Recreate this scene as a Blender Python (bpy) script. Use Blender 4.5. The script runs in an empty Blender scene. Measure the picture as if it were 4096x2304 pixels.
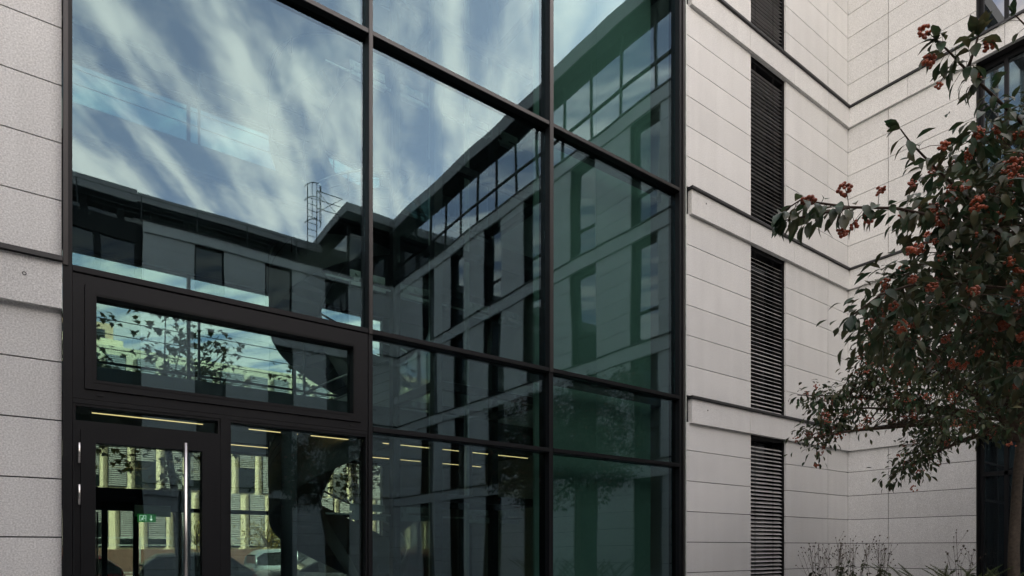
import bpy, bmesh, math, random
from mathutils import Vector, Matrix
R = math.radians
random.seed(7)
sc = bpy.context.scene
COL = sc.collection

# ------------------------------------------------------------------ camera
F, HOR, CX, YAW, H0 = 2533.0, 2190.0, 2048.0, R(36.03), 1.6      # photo calibration (4096 px wide)
cam_d = bpy.data.cameras.new('camera'); cam = bpy.data.objects.new('camera', cam_d); COL.objects.link(cam)
cam.location = (0, 0, H0); cam.rotation_euler = (R(90), 0, -YAW)
cam_d.sensor_width = 36; cam_d.lens = F/4096*36; cam_d.shift_y = (HOR-1152)/4096
cam_d.clip_start = .05; cam_d.clip_end = 2000
sc.camera = cam

# ------------------------------------------------------------------ sky, sun, exposure
SUN_AZ, SUN_EL = R(120), R(34)                # azimuth clockwise from +Y
CLOUD_DIR = R(-60)
world = bpy.data.worlds.new('World'); sc.world = world; world.use_nodes = True
nt = world.node_tree; N = nt.nodes; L = nt.links; N.clear()
def wn(t, **k):
    n = N.new(t)
    for a, b in k.items(): setattr(n, a, b)
    return n
out = wn('ShaderNodeOutputWorld'); mix = wn('ShaderNodeMixShader')
sky = wn('ShaderNodeTexSky', sky_type='NISHITA', sun_disc=False, sun_elevation=SUN_EL, sun_rotation=SUN_AZ, altitude=300, air_density=1.0, dust_density=1.2, ozone_density=2.0)
bg = wn('ShaderNodeBackground'); bg.inputs[1].default_value = .1
bgc = wn('ShaderNodeBackground'); bgc.inputs[0].default_value = (1, .835, .685, 1)
L.new(sky.outputs[0], bg.inputs[0])
SDIR = (math.cos(SUN_EL)*math.sin(SUN_AZ), math.cos(SUN_EL)*math.cos(SUN_AZ), math.sin(SUN_EL))
tc = wn('ShaderNodeTexCoord'); sep = wn('ShaderNodeSeparateXYZ'); L.new(tc.outputs['Generated'], sep.inputs[0])
mx = wn('ShaderNodeMath', operation='MAXIMUM'); L.new(sep.outputs[2], mx.inputs[0]); mx.inputs[1].default_value = .06
dx = wn('ShaderNodeMath', operation='DIVIDE'); L.new(sep.outputs[0], dx.inputs[0]); L.new(mx.outputs[0], dx.inputs[1])
dy = wn('ShaderNodeMath', operation='DIVIDE'); L.new(sep.outputs[1], dy.inputs[0]); L.new(mx.outputs[0], dy.inputs[1])
com = wn('ShaderNodeCombineXYZ'); L.new(dx.outputs[0], com.inputs[0]); L.new(dy.outputs[0], com.inputs[1])
rot = wn('ShaderNodeVectorRotate', rotation_type='Z_AXIS'); rot.inputs['Angle'].default_value = -CLOUD_DIR
L.new(com.outputs[0], rot.inputs['Vector'])
def cloudnoise(sx, sy, scale, det, rough, dist, off=0):
    m = wn('ShaderNodeMapping'); m.inputs['Scale'].default_value = (sx, sy, 1); m.inputs['Location'].default_value = (off, off*.7, off*.3)
    L.new(rot.outputs[0], m.inputs[0])
    n = wn('ShaderNodeTexNoise'); n.inputs['Scale'].default_value = scale; n.inputs['Detail'].default_value = det
    n.inputs['Roughness'].default_value = rough; n.inputs['Distortion'].default_value = dist
    L.new(m.outputs[0], n.inputs['Vector']); return n
n1 = cloudnoise(.22, 1.0, 9.5, 2, .5, .2, 3.1)        # long streaks
n2 = cloudnoise(.5, 1.0, 17, 5, .6, .4, 1.7)         # ragged edges
n3 = cloudnoise(1.0, 1.0, 1.6, 2, .5, 0, 9.2)        # large patches
def mth(op, a, b):
    n = wn('ShaderNodeMath', operation=op)
    for i, v in enumerate((a, b)):
        if hasattr(v, 'links'): L.new(v, n.inputs[i])
        else: n.inputs[i].default_value = v
    return n.outputs[0]
s = mth('ADD', mth('MULTIPLY', n1.outputs[0], .62), mth('MULTIPLY', n2.outputs[0], .26))
s = mth('ADD', s, mth('MULTIPLY', n3.outputs[0], .16))
low = mth('MULTIPLY', mth('SUBTRACT', 1.0, sep.outputs[2]), .26)     # cover thickens with the slant path
s = mth('ADD', s, low)
dsun = wn('ShaderNodeVectorMath', operation='DOT_PRODUCT'); L.new(tc.outputs['Generated'], dsun.inputs[0]); dsun.inputs[1].default_value = SDIR
ph = wn('ShaderNodeMapRange'); L.new(dsun.outputs['Value'], ph.inputs[0]); ph.inputs[1].default_value = -.6; ph.inputs[2].default_value = 1; ph.inputs[3].default_value = .62; ph.inputs[4].default_value = 1.85
L.new(ph.outputs[0], bgc.inputs[1])          # thin cloud is brightest towards the sun
mr = wn('ShaderNodeMapRange', interpolation_type='SMOOTHSTEP'); L.new(s, mr.inputs[0])
mr.inputs[1].default_value = .53; mr.inputs[2].default_value = .80; mr.inputs[3].default_value = .17; mr.inputs[4].default_value = 1.0
L.new(mr.outputs[0], mix.inputs[0]); L.new(bg.outputs[0], mix.inputs[1]); L.new(bgc.outputs[0], mix.inputs[2]); L.new(mix.outputs[0], out.inputs[0])

sun_d = bpy.data.lights.new('sun', 'SUN'); sun = bpy.data.objects.new('sun', sun_d); COL.objects.link(sun)
sun_d.energy = 5.0; sun_d.angle = R(.6); sun_d.color = (1, .93, .82)
sdir = Vector((math.cos(SUN_EL)*math.sin(SUN_AZ), math.cos(SUN_EL)*math.cos(SUN_AZ), math.sin(SUN_EL)))
sun.rotation_euler = sdir.to_track_quat('Z', 'Y').to_euler(); sun.location = (0, 0, 60)
vs = sc.view_settings; vs.view_transform = 'Standard'; vs.look = 'None'; vs.exposure = 2.35; vs.gamma = 1; vs.use_curve_mapping = False
sc.render.engine = 'CYCLES'
cy = sc.cycles; cy.use_denoising = True; cy.max_bounces = 9; cy.diffuse_bounces = 4; cy.glossy_bounces = 4; cy.transmission_bounces = 4; cy.transparent_max_bounces = 24
cy.caustics_reflective = False; cy.caustics_refractive = False; cy.sample_clamp_indirect = 8

# ------------------------------------------------------------------ pixel helpers (photo px -> world)
def ray(x):
    u = (x-CX)/F
    return math.sin(YAW)+math.cos(YAW)*u, math.cos(YAW)-math.sin(YAW)*u
def at(x, y, dep):
    a, b = ray(x); return Vector((a*dep, b*dep, H0+dep*(HOR-y)/F))

# ------------------------------------------------------------------ materials
def newmat(name):
    m = bpy.data.materials.new(name); m.use_nodes = True
    return m, m.node_tree.nodes, m.node_tree.links, m.node_tree.nodes['Principled BSDF']
def plain(name, col, rough=.5, metal=0, spec=.5, vary=0, noise=0, nscale=8, bump=0):
    m, n, l, p = newmat(name)
    p.inputs['Base Color'].default_value = (*col, 1); p.inputs['Roughness'].default_value = rough
    p.inputs['Metallic'].default_value = metal; p.inputs['Specular IOR Level'].default_value = spec
    fac = None
    if noise:
        g = n.new('ShaderNodeNewGeometry'); t = n.new('ShaderNodeTexNoise'); t.inputs['Scale'].default_value = nscale; t.inputs['Detail'].default_value = 5
        l.new(g.outputs['Position'], t.inputs['Vector'])
        mr = n.new('ShaderNodeMapRange'); mr.inputs[1].default_value = .25; mr.inputs[2].default_value = .75; mr.inputs[3].default_value = 1-noise; mr.inputs[4].default_value = 1+noise
        l.new(t.outputs[0], mr.inputs[0]); fac = mr.outputs[0]
        if bump:
            b = n.new('ShaderNodeBump'); b.inputs['Strength'].default_value = bump; b.inputs['Distance'].default_value = .01
            l.new(t.outputs[0], b.inputs['Height']); l.new(b.outputs[0], p.inputs['Normal'])
    if vary:
        o = n.new('ShaderNodeObjectInfo'); mr = n.new('ShaderNodeMapRange'); mr.inputs[3].default_value = 1-vary; mr.inputs[4].default_value = 1+vary
        l.new(o.outputs['Random'], mr.inputs[0])
        if fac:
            q = n.new('ShaderNodeMath'); q.operation = 'MULTIPLY'; l.new(fac, q.inputs[0]); l.new(mr.outputs[0], q.inputs[1]); fac = q.outputs[0]
        else: fac = mr.outputs[0]
    if fac:
        v = n.new('ShaderNodeVectorMath'); v.operation = 'SCALE'; v.inputs[0].default_value = col; l.new(fac, v.inputs['Scale']); l.new(v.outputs[0], p.inputs['Base Color'])
    return m
def stone_mat(name, col, grain):
    m, n, l, p = newmat(name)
    g = n.new('ShaderNodeNewGeometry'); o = n.new('ShaderNodeObjectInfo')
    fine = n.new('ShaderNodeTexNoise'); fine.inputs['Scale'].default_value = 75; fine.inputs['Detail'].default_value = 2; fine.inputs['Roughness'].default_value = .7
    big = n.new('ShaderNodeTexNoise'); big.inputs['Scale'].default_value = 1.1; big.inputs['Detail'].default_value = 6; big.inputs['Roughness'].default_value = .65
    st = n.new('ShaderNodeMapping'); st.inputs['Scale'].default_value = (3.2, 3.2, .22)
    streak = n.new('ShaderNodeTexNoise'); streak.inputs['Scale'].default_value = 2.0; streak.inputs['Detail'].default_value = 4
    l.new(g.outputs['Position'], fine.inputs['Vector']); l.new(g.outputs['Position'], big.inputs['Vector']); l.new(g.outputs['Position'], st.inputs[0]); l.new(st.outputs[0], streak.inputs['Vector'])
    def rng(src, a, b, lo=.25, hi=.75):
        r = n.new('ShaderNodeMapRange'); r.inputs[1].default_value = lo; r.inputs[2].default_value = hi; r.inputs[3].default_value = a; r.inputs[4].default_value = b; l.new(src, r.inputs[0]); return r.outputs[0]
    def mul(a, b):
        q = n.new('ShaderNodeMath'); q.operation = 'MULTIPLY'; l.new(a, q.inputs[0]); l.new(b, q.inputs[1]); return q.outputs[0]
    f = mul(rng(fine.outputs[0], 1-grain, 1+grain), rng(big.outputs[0], .95, 1.05))
    f = mul(f, rng(streak.outputs[0], .96, 1.04)); f = mul(f, rng(o.outputs['Random'], .955, 1.04, 0, 1))
    v = n.new('ShaderNodeVectorMath'); v.operation = 'SCALE'; v.inputs[0].default_value = col; l.new(f, v.inputs['Scale']); l.new(v.outputs[0], p.inputs['Base Color'])
    b = n.new('ShaderNodeBump'); b.inputs['Strength'].default_value = .25; b.inputs['Distance'].default_value = .004; l.new(fine.outputs[0], b.inputs['Height']); l.new(b.outputs[0], p.inputs['Normal'])
    p.inputs['Roughness'].default_value = .85; p.inputs['Specular IOR Level'].default_value = .25
    return m
def glass_mat(name, tint, refl, fres, rtint=(.92, .97, 1.0), wav=.012, rough=0.0, opaque=None, wscale=.55):
    """thin architectural glass: a coated reflection over tinted transparency (or over a dark body)"""
    m = bpy.data.materials.new(name); m.use_nodes = True; n = m.node_tree.nodes; l = m.node_tree.links; n.clear()
    o = n.new('ShaderNodeOutputMaterial'); mx = n.new('ShaderNodeMixShader'); gl = n.new('ShaderNodeBsdfGlossy')
    gl.inputs['Roughness'].default_value = rough; gl.inputs['Color'].default_value = (*rtint, 1)
    if opaque is None:
        t = n.new('ShaderNodeBsdfTransparent'); t.inputs['Color'].default_value = (*tint, 1)
    else:
        t = n.new('ShaderNodeBsdfDiffuse'); t.inputs['Color'].default_value = (*opaque, 1)
    gg = n.new('ShaderNodeNewGeometry'); dt = n.new('ShaderNodeVectorMath'); dt.operation = 'DOT_PRODUCT'; l.new(gg.outputs['Normal'], dt.inputs[0]); l.new(gg.outputs['Incoming'], dt.inputs[1])
    def mm(op, *args):
        q = n.new('ShaderNodeMath'); q.operation = op
        for i, v_ in enumerate(args):
            if isinstance(v_, (int, float)): q.inputs[i].default_value = v_
            else: l.new(v_, q.inputs[i])
        return q.outputs[0]
    sch = mm('MULTIPLY_ADD', mm('POWER', mm('SUBTRACT', 1.0, mm('ABSOLUTE', dt.outputs['Value'])), 5.0), .96, .04)     # Schlick, same from both sides
    a = n.new('ShaderNodeMath'); a.operation = 'MULTIPLY_ADD'; a.inputs[1].default_value = fres; a.inputs[2].default_value = refl; a.use_clamp = True
    l.new(sch, a.inputs[0]); l.new(a.outputs[0], mx.inputs[0]); l.new(t.outputs[0], mx.inputs[1]); l.new(gl.outputs[0], mx.inputs[2]); l.new(mx.outputs[0], o.inputs[0])
    if wav:
        g = n.new('ShaderNodeNewGeometry'); oi = n.new('ShaderNodeObjectInfo'); ad = n.new('ShaderNodeVectorMath'); ad.operation = 'MULTIPLY_ADD'
        ad.inputs[0].default_value = (31, 17, 23); l.new(oi.outputs['Random'], ad.inputs[1]); l.new(g.outputs['Position'], ad.inputs[2])
        tx = n.new('ShaderNodeTexNoise'); tx.inputs['Scale'].default_value = wscale; tx.inputs['Detail'].default_value = 1.0
        l.new(ad.outputs[0], tx.inputs['Vector'])
        b = n.new('ShaderNodeBump'); b.inputs['Strength'].default_value = 1; b.inputs['Distance'].default_value = wav; l.new(tx.outputs[0], b.inputs['Height']); l.new(b.outputs[0], gl.inputs['Normal'])
    return m
def emit_mat(name, col, st):
    m, n, l, p = newmat(name); p.inputs['Base Color'].default_value = (*col, 1); p.inputs['Emission Color'].default_value = (*col, 1); p.inputs['Emission Strength'].default_value = st; return m

M = {}
M['stone'] = stone_mat('granite_cladding', (.575, .585, .572), .34)
M['core'] = plain('dark_joint', (.012, .012, .013), .9)
M['flash'] = plain('dark_flashing', (.012, .013, .015), .45, 0, .5, 0, .3, 3)
M['frame'] = plain('anthracite_frame', (.0038, .0045, .0056), .5, 0, .22, .05, .15, 2.5)
M['bronze'] = plain('grey_cover_strip', (.014, .013, .0125), .4, .2, .5, 0, .15, 3)
M['slat'] = plain('blind_slat', (.40, .40, .395), .45, .1, .5, .12)
M['glass'] = glass_mat('curtain_glass', (.565, .645, .635), .034, 1.1, (.57, .79, .93), wav=.0055)
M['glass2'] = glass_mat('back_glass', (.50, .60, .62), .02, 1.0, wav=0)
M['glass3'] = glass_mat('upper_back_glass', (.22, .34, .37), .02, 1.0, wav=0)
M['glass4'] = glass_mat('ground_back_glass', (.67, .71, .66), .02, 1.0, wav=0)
M['clear'] = glass_mat('clear_glass', (.93, .96, .95), .01, 1.0, wav=0)
M['wing_glass'] = glass_mat('window_glass', None, .14, 1.6, (.9, .95, 1), .006, .0, (.012, .016, .018), .5)
M['wing_glass_dark'] = glass_mat('window_glass_dark', None, .03, 1.1, (.9, .95, 1), .005, .0, (.010, .013, .014), .5)
M['ribbon_glass'] = glass_mat('ribbon_glass', None, .50, 1.5, (.92, .96, 1), .004, .0, (.012, .016, .018), .5)
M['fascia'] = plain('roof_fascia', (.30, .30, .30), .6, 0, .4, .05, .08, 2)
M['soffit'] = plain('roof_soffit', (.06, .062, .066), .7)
M['plaster'] = plain('interior_plaster', (.32, .33, .32), .85, 0, .3, 0, .05, 2)
M['green'] = plain('pale_green_board', (.22, .36, .29), .8, 0, .3, .04, .06, 1.5)
M['concrete'] = plain('slab_concrete', (.10, .105, .11), .8, 0, .3, 0, .1, 2)
M['floor'] = plain('dark_floor', (.06, .06, .06), .5)
M['steel'] = plain('brushed_steel', (.55, .54, .52), .3, 1, .5, 0, .08, 20)
M['darksteel'] = plain('dark_steel', (.03, .033, .036), .45, .2)
M['galv'] = plain('galvanised_metal', (.55, .60, .56), .45, .4, .5, .1, .15, 12)
M['lamp'] = emit_mat('lamp_strip', (1, .66, .30), .55)
M['exit'] = emit_mat('exit_green', (.02, .30, .05), .12)
M['exitw'] = emit_mat('exit_white', (.9, 1, .85), .25)
M['paving'] = plain('courtyard_paving', (.34, .33, .32), .85, 0, .3, 0, .12, 3)
M['soil'] = plain('soil', (.035, .027, .02), .95, 0, .2, 0, .4, 14, .6)
M['asphalt'] = plain('asphalt', (.055, .055, .057), .9, 0, .3, 0, .2, 9)
M['kerb'] = plain('kerb_stone', (.30, .29, .28), .85, 0, .3, .05, .1, 6)
M['cream'] = plain('cream_render', (.76, .67, .44), .85, 0, .3, .04, .05, 2)
M['ochre'] = plain('ochre_render', (.62, .45, .28), .85, 0, .3, .04, .06, 1)
M['blind'] = plain('outdoor_blind', (.33, .33, .31), .6, 0, .4, .15)
M['brickbase'] = plain('plinth_brick', (.13, .075, .055), .9, 0, .3, 0, .25, 7)
M['bark'] = plain('bark', (.085, .07, .055), .9, 0, .2, 0, .4, 30, .8)
M['twig'] = plain('twig', (.05, .035, .025), .8, 0, .2, 0, .3, 40)
M['rubber'] = plain('tyre', (.015, .015, .016), .8)
M['chrome'] = plain('rim', (.5, .5, .52), .3, .9)
M['carglass'] = glass_mat('car_glass', None, .10, 1.3, wav=0, opaque=(.03, .035, .04))
M['tail'] = plain('tail_light', (.45, .02, .015), .25)
M['head'] = plain('head_light', (.7, .72, .75), .15)
M['plate'] = plain('number_plate', (.7, .7, .66), .5)
def leaf_mat(name, top, under, trans=.18, rough=.4, spec=.5, vary=.35):
    m = bpy.data.materials.new(name); m.use_nodes = True; n = m.node_tree.nodes; l = m.node_tree.links; p = n['Principled BSDF']; o = n['Material Output']
    g = n.new('ShaderNodeNewGeometry'); mx = n.new('ShaderNodeMix'); mx.data_type = 'RGBA'
    mx.inputs['A'].default_value = (*top, 1); mx.inputs['B'].default_value = (*under, 1)
    t = n.new('ShaderNodeTexNoise'); t.inputs['Scale'].default_value = 9; l.new(g.outputs['Position'], t.inputs['Vector'])
    mr0 = n.new('ShaderNodeMapRange'); mr0.inputs[1].default_value = .35; mr0.inputs[2].default_value = .65; l.new(t.outputs[0], mr0.inputs[0]); l.new(mr0.outputs[0], mx.inputs['Factor'])
    mr = n.new('ShaderNodeMapRange'); mr.inputs[3].default_value = 1-vary; mr.inputs[4].default_value = 1+vary; l.new(g.outputs['Random Per Island'], mr.inputs[0])
    oi = n.new('ShaderNodeObjectInfo'); mr2 = n.new('ShaderNodeMapRange'); mr2.inputs[3].default_value = 1-vary*.6; mr2.inputs[4].default_value = 1+vary*.6; l.new(oi.outputs['Random'], mr2.inputs[0])
    q = n.new('ShaderNodeMath'); q.operation = 'MULTIPLY'; l.new(mr.outputs[0], q.inputs[0]); l.new(mr2.outputs[0], q.inputs[1])
    v = n.new('ShaderNodeVectorMath'); v.operation = 'SCALE'; l.new(mx.outputs['Result'], v.inputs[0]); l.new(q.outputs[0], v.inputs['Scale'])
    l.new(v.outputs[0], p.inputs['Base Color']); p.inputs['Roughness'].default_value = rough; p.inputs['Specular IOR Level'].default_value = spec
    tr = n.new('ShaderNodeBsdfTranslucent'); l.new(v.outputs[0], tr.inputs['Color']); ms = n.new('ShaderNodeMixShader'); ms.inputs[0].default_value = trans
    l.new(p.outputs[0], ms.inputs[1]); l.new(tr.outputs[0], ms.inputs[2]); l.new(ms.outputs[0], o.inputs[0]); return m
M['leaf'] = leaf_mat('berry_tree_leaf', (.022, .055, .024), (.070, .066, .030), .28, .45, .3)
M['berry'] = plain('berry_skin', (.27, .055, .016), .35, 0, .5, .25, .35, 60)
M['maple'] = leaf_mat('autumn_leaf', (.06, .085, .02), (.14, .09, .025), .3, .5, .3)
M['yellow'] = leaf_mat('yellow_leaf', (.30, .20, .03), (.17, .16, .04), .3, .6, .3)
M['fern'] = leaf_mat('fern_leaf', (.06, .10, .03), (.10, .12, .04), .3, .5, .3)
M['herb'] = leaf_mat('herb_leaf', (.03, .045, .02), (.045, .05, .025), .2, .6, .3)
M['seed'] = plain('seed_head', (.06, .045, .03), .9)

# ------------------------------------------------------------------ object helpers
def link(name, me, parent=None):
    o = bpy.data.objects.new(name, me); COL.objects.link(o)
    if parent is not None:
        o.parent = parent
    return o
def wloc(o):
    v = Vector(o.location); p = o.parent
    while p is not None: v = v + Vector(p.location); p = p.parent
    return v
def thing(name, label, cat, loc=(0, 0, 0), group=None, rotz=0):
    o = bpy.data.objects.new(name, None); COL.objects.link(o); o.empty_display_size = .2
    o.location = loc; o.rotation_euler = (0, 0, rotz); tag(o, label, cat, group); return o
def tag(o, label, cat, group=None):
    o['label'] = label; o['category'] = cat
    if group: o['group'] = group
    return o
_cache = {}
def box_mesh(sx, sy, sz, mat, bevel=0):
    k = (round(sx, 4), round(sy, 4), round(sz, 4), mat, bevel)
    if k in _cache: return _cache[k]
    bm = bmesh.new(); bmesh.ops.create_cube(bm, size=1.0)
    for v in bm.verts: v.co = Vector((v.co.x*sx, v.co.y*sy, v.co.z*sz))
    if bevel: bmesh.ops.bevel(bm, geom=bm.edges[:], offset=bevel, segments=1, affect='EDGES')
    me = bpy.data.meshes.new('box'); bm.to_mesh(me); bm.free(); me.materials.append(M[mat]); _cache[k] = me; return me
def box(name, x0, x1, y0, y1, z0, z1, mat, parent=None, bevel=0):
    """world-space box; parents are only ever translated"""
    me = box_mesh(abs(x1-x0), abs(y1-y0), abs(z1-z0), mat, bevel)
    o = link(name, me, parent); c = Vector(((x0+x1)/2, (y0+y1)/2, (z0+z1)/2))
    o.location = c - (wloc(parent) if parent is not None else Vector((0, 0, 0))); return o
def mesh(name, verts, faces, mat, parent=None, smooth=False, origin=None):
    off = wloc(parent) if parent is not None else Vector((0, 0, 0))
    org = Vector(origin) if origin is not None else off
    me = bpy.data.meshes.new(name); me.from_pydata([tuple(Vector(v)-org) for v in verts], [], faces); me.materials.append(M[mat])
    if smooth: me.polygons.foreach_set('use_smooth', [True]*len(me.polygons))
    me.update(); o = link(name, me, parent); o.location = org-off; return o
class MB:
    def __init__(s): s.v = []; s.f = []
    def box(s, x0, x1, y0, y1, z0, z1):
        b = len(s.v); s.v += [(x, y, z) for z in (z0, z1) for y in (y0, y1) for x in (x0, x1)]
        s.f += [tuple(b+i for i in q) for q in ((0, 2, 3, 1), (4, 5, 7, 6), (0, 1, 5, 4), (2, 6, 7, 3), (0, 4, 6, 2), (1, 3, 7, 5))]; return s
    def tube(s, pts, r, n=6, cap=True):
        pts = [Vector(p) for p in pts]; rs = r if isinstance(r, (list, tuple)) else [r]*len(pts); b = len(s.v); prev = None
        for i, p in enumerate(pts):
            t = (pts[min(i+1, len(pts)-1)]-pts[max(i-1, 0)]).normalized()
            if prev is None: prev = t.orthogonal().normalized()
            nx = (prev - t*prev.dot(t));
            nx = nx.normalized() if nx.length > 1e-6 else t.orthogonal().normalized()
            prev = nx; ny = t.cross(nx)
            for k in range(n):
                a = 2*math.pi*k/n; s.v.append(tuple(p+(nx*math.cos(a)+ny*math.sin(a))*rs[i]))
        for i in range(len(pts)-1):
            for k in range(n): s.f.append((b+i*n+k, b+i*n+(k+1) % n, b+(i+1)*n+(k+1) % n, b+(i+1)*n+k))
        if cap: s.f.append(tuple(b+k for k in range(n))[::-1]); s.f.append(tuple(b+(len(pts)-1)*n+k for k in range(n)))
        return s
    def build(s, name, mat, parent=None, smooth=False, origin=None): return mesh(name, s.v, s.f, mat, parent, smooth, origin)

# ================================================================== THE SETTING
def ground(name, x0, x1, y0, y1, z, mat):
    o = mesh(name, [(x0, y0, z), (x1, y0, z), (x1, y1, z), (x0, y1, z)], [(0, 1, 2, 3)], mat); o['kind'] = 'structure'; return o
ground('ground', -600, 600, -600, 700, -.05, 'asphalt')
ground('courtyard_paving', -14, 13.93, -15.3, 6.9, .18, 'paving')
ground('street', -80, 90, 15.6, 33.0, -.02, 'asphalt')
pv = mesh('pavement', *(lambda b: (b.v, b.f))(MB().box(-80, 90, 14.15, 15.6, -.04, .10)), 'paving'); pv['kind'] = 'structure'
kb = mesh('kerb', *(lambda b: (b.v, b.f))(MB().box(-80, 90, 15.6, 15.75, -.04, .11)), 'kerb'); kb['kind'] = 'structure'
pv2 = mesh('pavement', *(lambda b: (b.v, b.f))(MB().box(-80, 90, 33.0, 39.9, -.04, .10)), 'paving'); pv2['kind'] = 'structure'

# ================================================================== STONE WINGS
D = 6.8; XC = 13.93; YE = -15.24; J = .006
LEV = [4.075, 7.55, 11.035, 14.52]; ROOF = 17.55; BH = .40
def courses():
    """(z0, z1) of each stone course from the ground to the last band"""
    out = []; zs = [3.22-.51*k for k in range(7)]
    zs = [z for z in zs if z > .19][::-1]; lo = .19
    for z in zs: out.append((lo, z)); lo = z
    out.append((lo, 3.69))
    for i in range(3):
        a = LEV[i]+.055; b = LEV[i+1]-BH; n = 6
        for k in range(n): out.append((a+(b-a)*k/n, a+(b-a)*(k+1)/n))
    return out
COURSES = courses()
def panels_y(parent, x0, x1, joints=()):           # wall facing -Y, front face at Y = D
    xs = [x0, *joints, x1]
    for z0, z1 in COURSES:
        for a, b in zip(xs[:-1], xs[1:]): box('stone_panel', a+J, b-J, D, D+.035, z0+J, z1-J, 'stone', parent)
def bands_y(parent, x0, x1, joints=(), zmax=99):
    xs = [x0, *joints, x1]
    for l in LEV:
        for a, b in zip(xs[:-1], xs[1:]): box('band_panel', a+.003, b-.003, D-.055, D+.03, l-BH, l, 'stone', parent)
        box('flashing', x0-.03, x1, D-.092, D+.033, l+.004, l+.045, 'flash', parent)
def louvre(parent, x0, x1, z0, z1):
    w = box('window', x0, x1, D+.25, D+.29, z0, z1, 'wing_glass_dark', parent)
    for x in (x0+.02, x1-.03): box('guide_rail', x, x+.03, D+.06, D+.10, z0, z1, 'frame', parent)
    n = int((z1-z0-.12)/.073)
    me = _cache.get(('slat', round(x1-x0, 3)))
    if me is None:
        hw = (x1-x0)/2-.055; pr = []
        for k in range(5):                                   # shallow curved slat, outer edge low
            t = k/4-.5; pr.append((t*.068, t*.050+.006*math.cos(t*math.pi)))
        v = [(sx*hw, y, z) for sx in (-1, 1) for y, z in pr] + [(sx*hw, y, z-.0022) for sx in (-1, 1) for y, z in pr]
        f = []
        for k in range(4): f += [(k, k+1, 6+k, 5+k), (10+k, 15+k, 16+k, 11+k)]
        f += [(0, 5, 15, 10), (4, 14, 19, 9)]
        me = bpy.data.meshes.new('slat'); me.from_pydata(v, [], f); me.materials.append(M['slat']); _cache[('slat', round(x1-x0, 3))] = me
    off = wloc(parent)
    for k in range(n):
        o = link('slat', me, parent); o.location = Vector(((x0+x1)/2, D+.08, z0+.07+k*.073))-off
        o.rotation_euler.x = R(-3+random.uniform(-4, 4)); o.rotation_euler.y = random.uniform(-.0025, .0025)
    for x in (x0+.17, x0+.66*(x1-x0)): box('ladder_cord', x, x+.006, D+.028, D+.032, z0, z1, 'core', parent)
    box('blind_box', x0+.01, x1-.01, D+.05, D+.2, z1-.05, z1+.02, 'frame', parent)

# B: the wing with the tall blinds
wB = thing('stone_wing', 'pale granite clad wing with a tall column of closed blinds beside the glass hall', 'building', (11.2, 7.2, 0))
BL, LL, LR, BJ = 8.525, 10.355, 11.50, 13.09
panels_y(wB, BL, LL); panels_y(wB, LR, XC, (BJ,))
bands_y(wB, 8.60, XC+.02, (10.25, 11.72, 13.0))
for a, b in ((BL+.02, LL-.02), (LR+.02, XC+.06)): box('wall_core', a, b, D+.055, D+.6, .18, LEV[3]-.01, 'core', wB)
box('wall_core', LL-.02, LR+.02, D+.40, D+.61, .18, LEV[3]-.01, 'core', wB)
box('corner_edge_trim', BL-.012, BL+.004, D-.003, D+.05, .19, LEV[3]-.5, 'galv', wB)
prev = .19
for l in LEV:
    louvre(wB, LL, LR, prev, l-BH-.01); prev = l+.05
for z in [l-BH/2 for l in LEV]: box('spandrel', LL-.02, LR+.02, D+.055, D+.39, z-BH/2, z+BH/2+.05, 'core', wB)
box('roof', 8.5, XC+.1, D-.6, 15.5, ROOF-.35, ROOF, 'fascia', wB)
box('top_glazing', 8.55, XC-.02, D+.1, D+.14, LEV[3]+.05, ROOF-.36, 'wing_glass', wB)
for x, z in ((9.02, 3.93), (8.98, 7.43)): 
    b = MB().tube([(x, D-.0555, z), (x, D-.059, z)], .013, 8); b.build('anchor_hole', 'core', wB)

box('building_body', 8.53, XC+.7, D+.62, 15.4, .17, ROOF-.36, 'core', wB)  # solid fill behind each facade, added to stop light leaking through
# left wing
wL = thing('stone_wing', 'grey granite wall beside the glass door with hinges', 'building', (-4, 7.2, 0))
panels_y(wL, -9.0, .078, (-7.2, -5.4, -3.6, -1.8))
bands_y(wL, -9.0, .078, (-7.2, -5.4, -3.6, -1.8))
box('wall_core', -9.0, .05, D+.055, D+.6, .18, ROOF-.3, 'core', wL)
box('building_body', -9.0, -.07, D+.61, 15.4, .17, ROOF-.36, 'core', wL)
b = MB()
ring = [(-.185+.013*math.cos(t*math.pi/6), D-.057, 3.915+.013*math.sin(t*math.pi/6)) for t in range(13)]
b.tube(ring, .003, 5); b.build('anchor_ring', 'darksteel', wL)
box('roof', -9.1, .05, D-.5, 15.5, ROOF-.35, ROOF, 'fascia', wL)
box('top_wall', -9.0, .05, D+.05, D+.1, LEV[3]+.05, ROOF-.36, 'wing_glass', wL)

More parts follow.
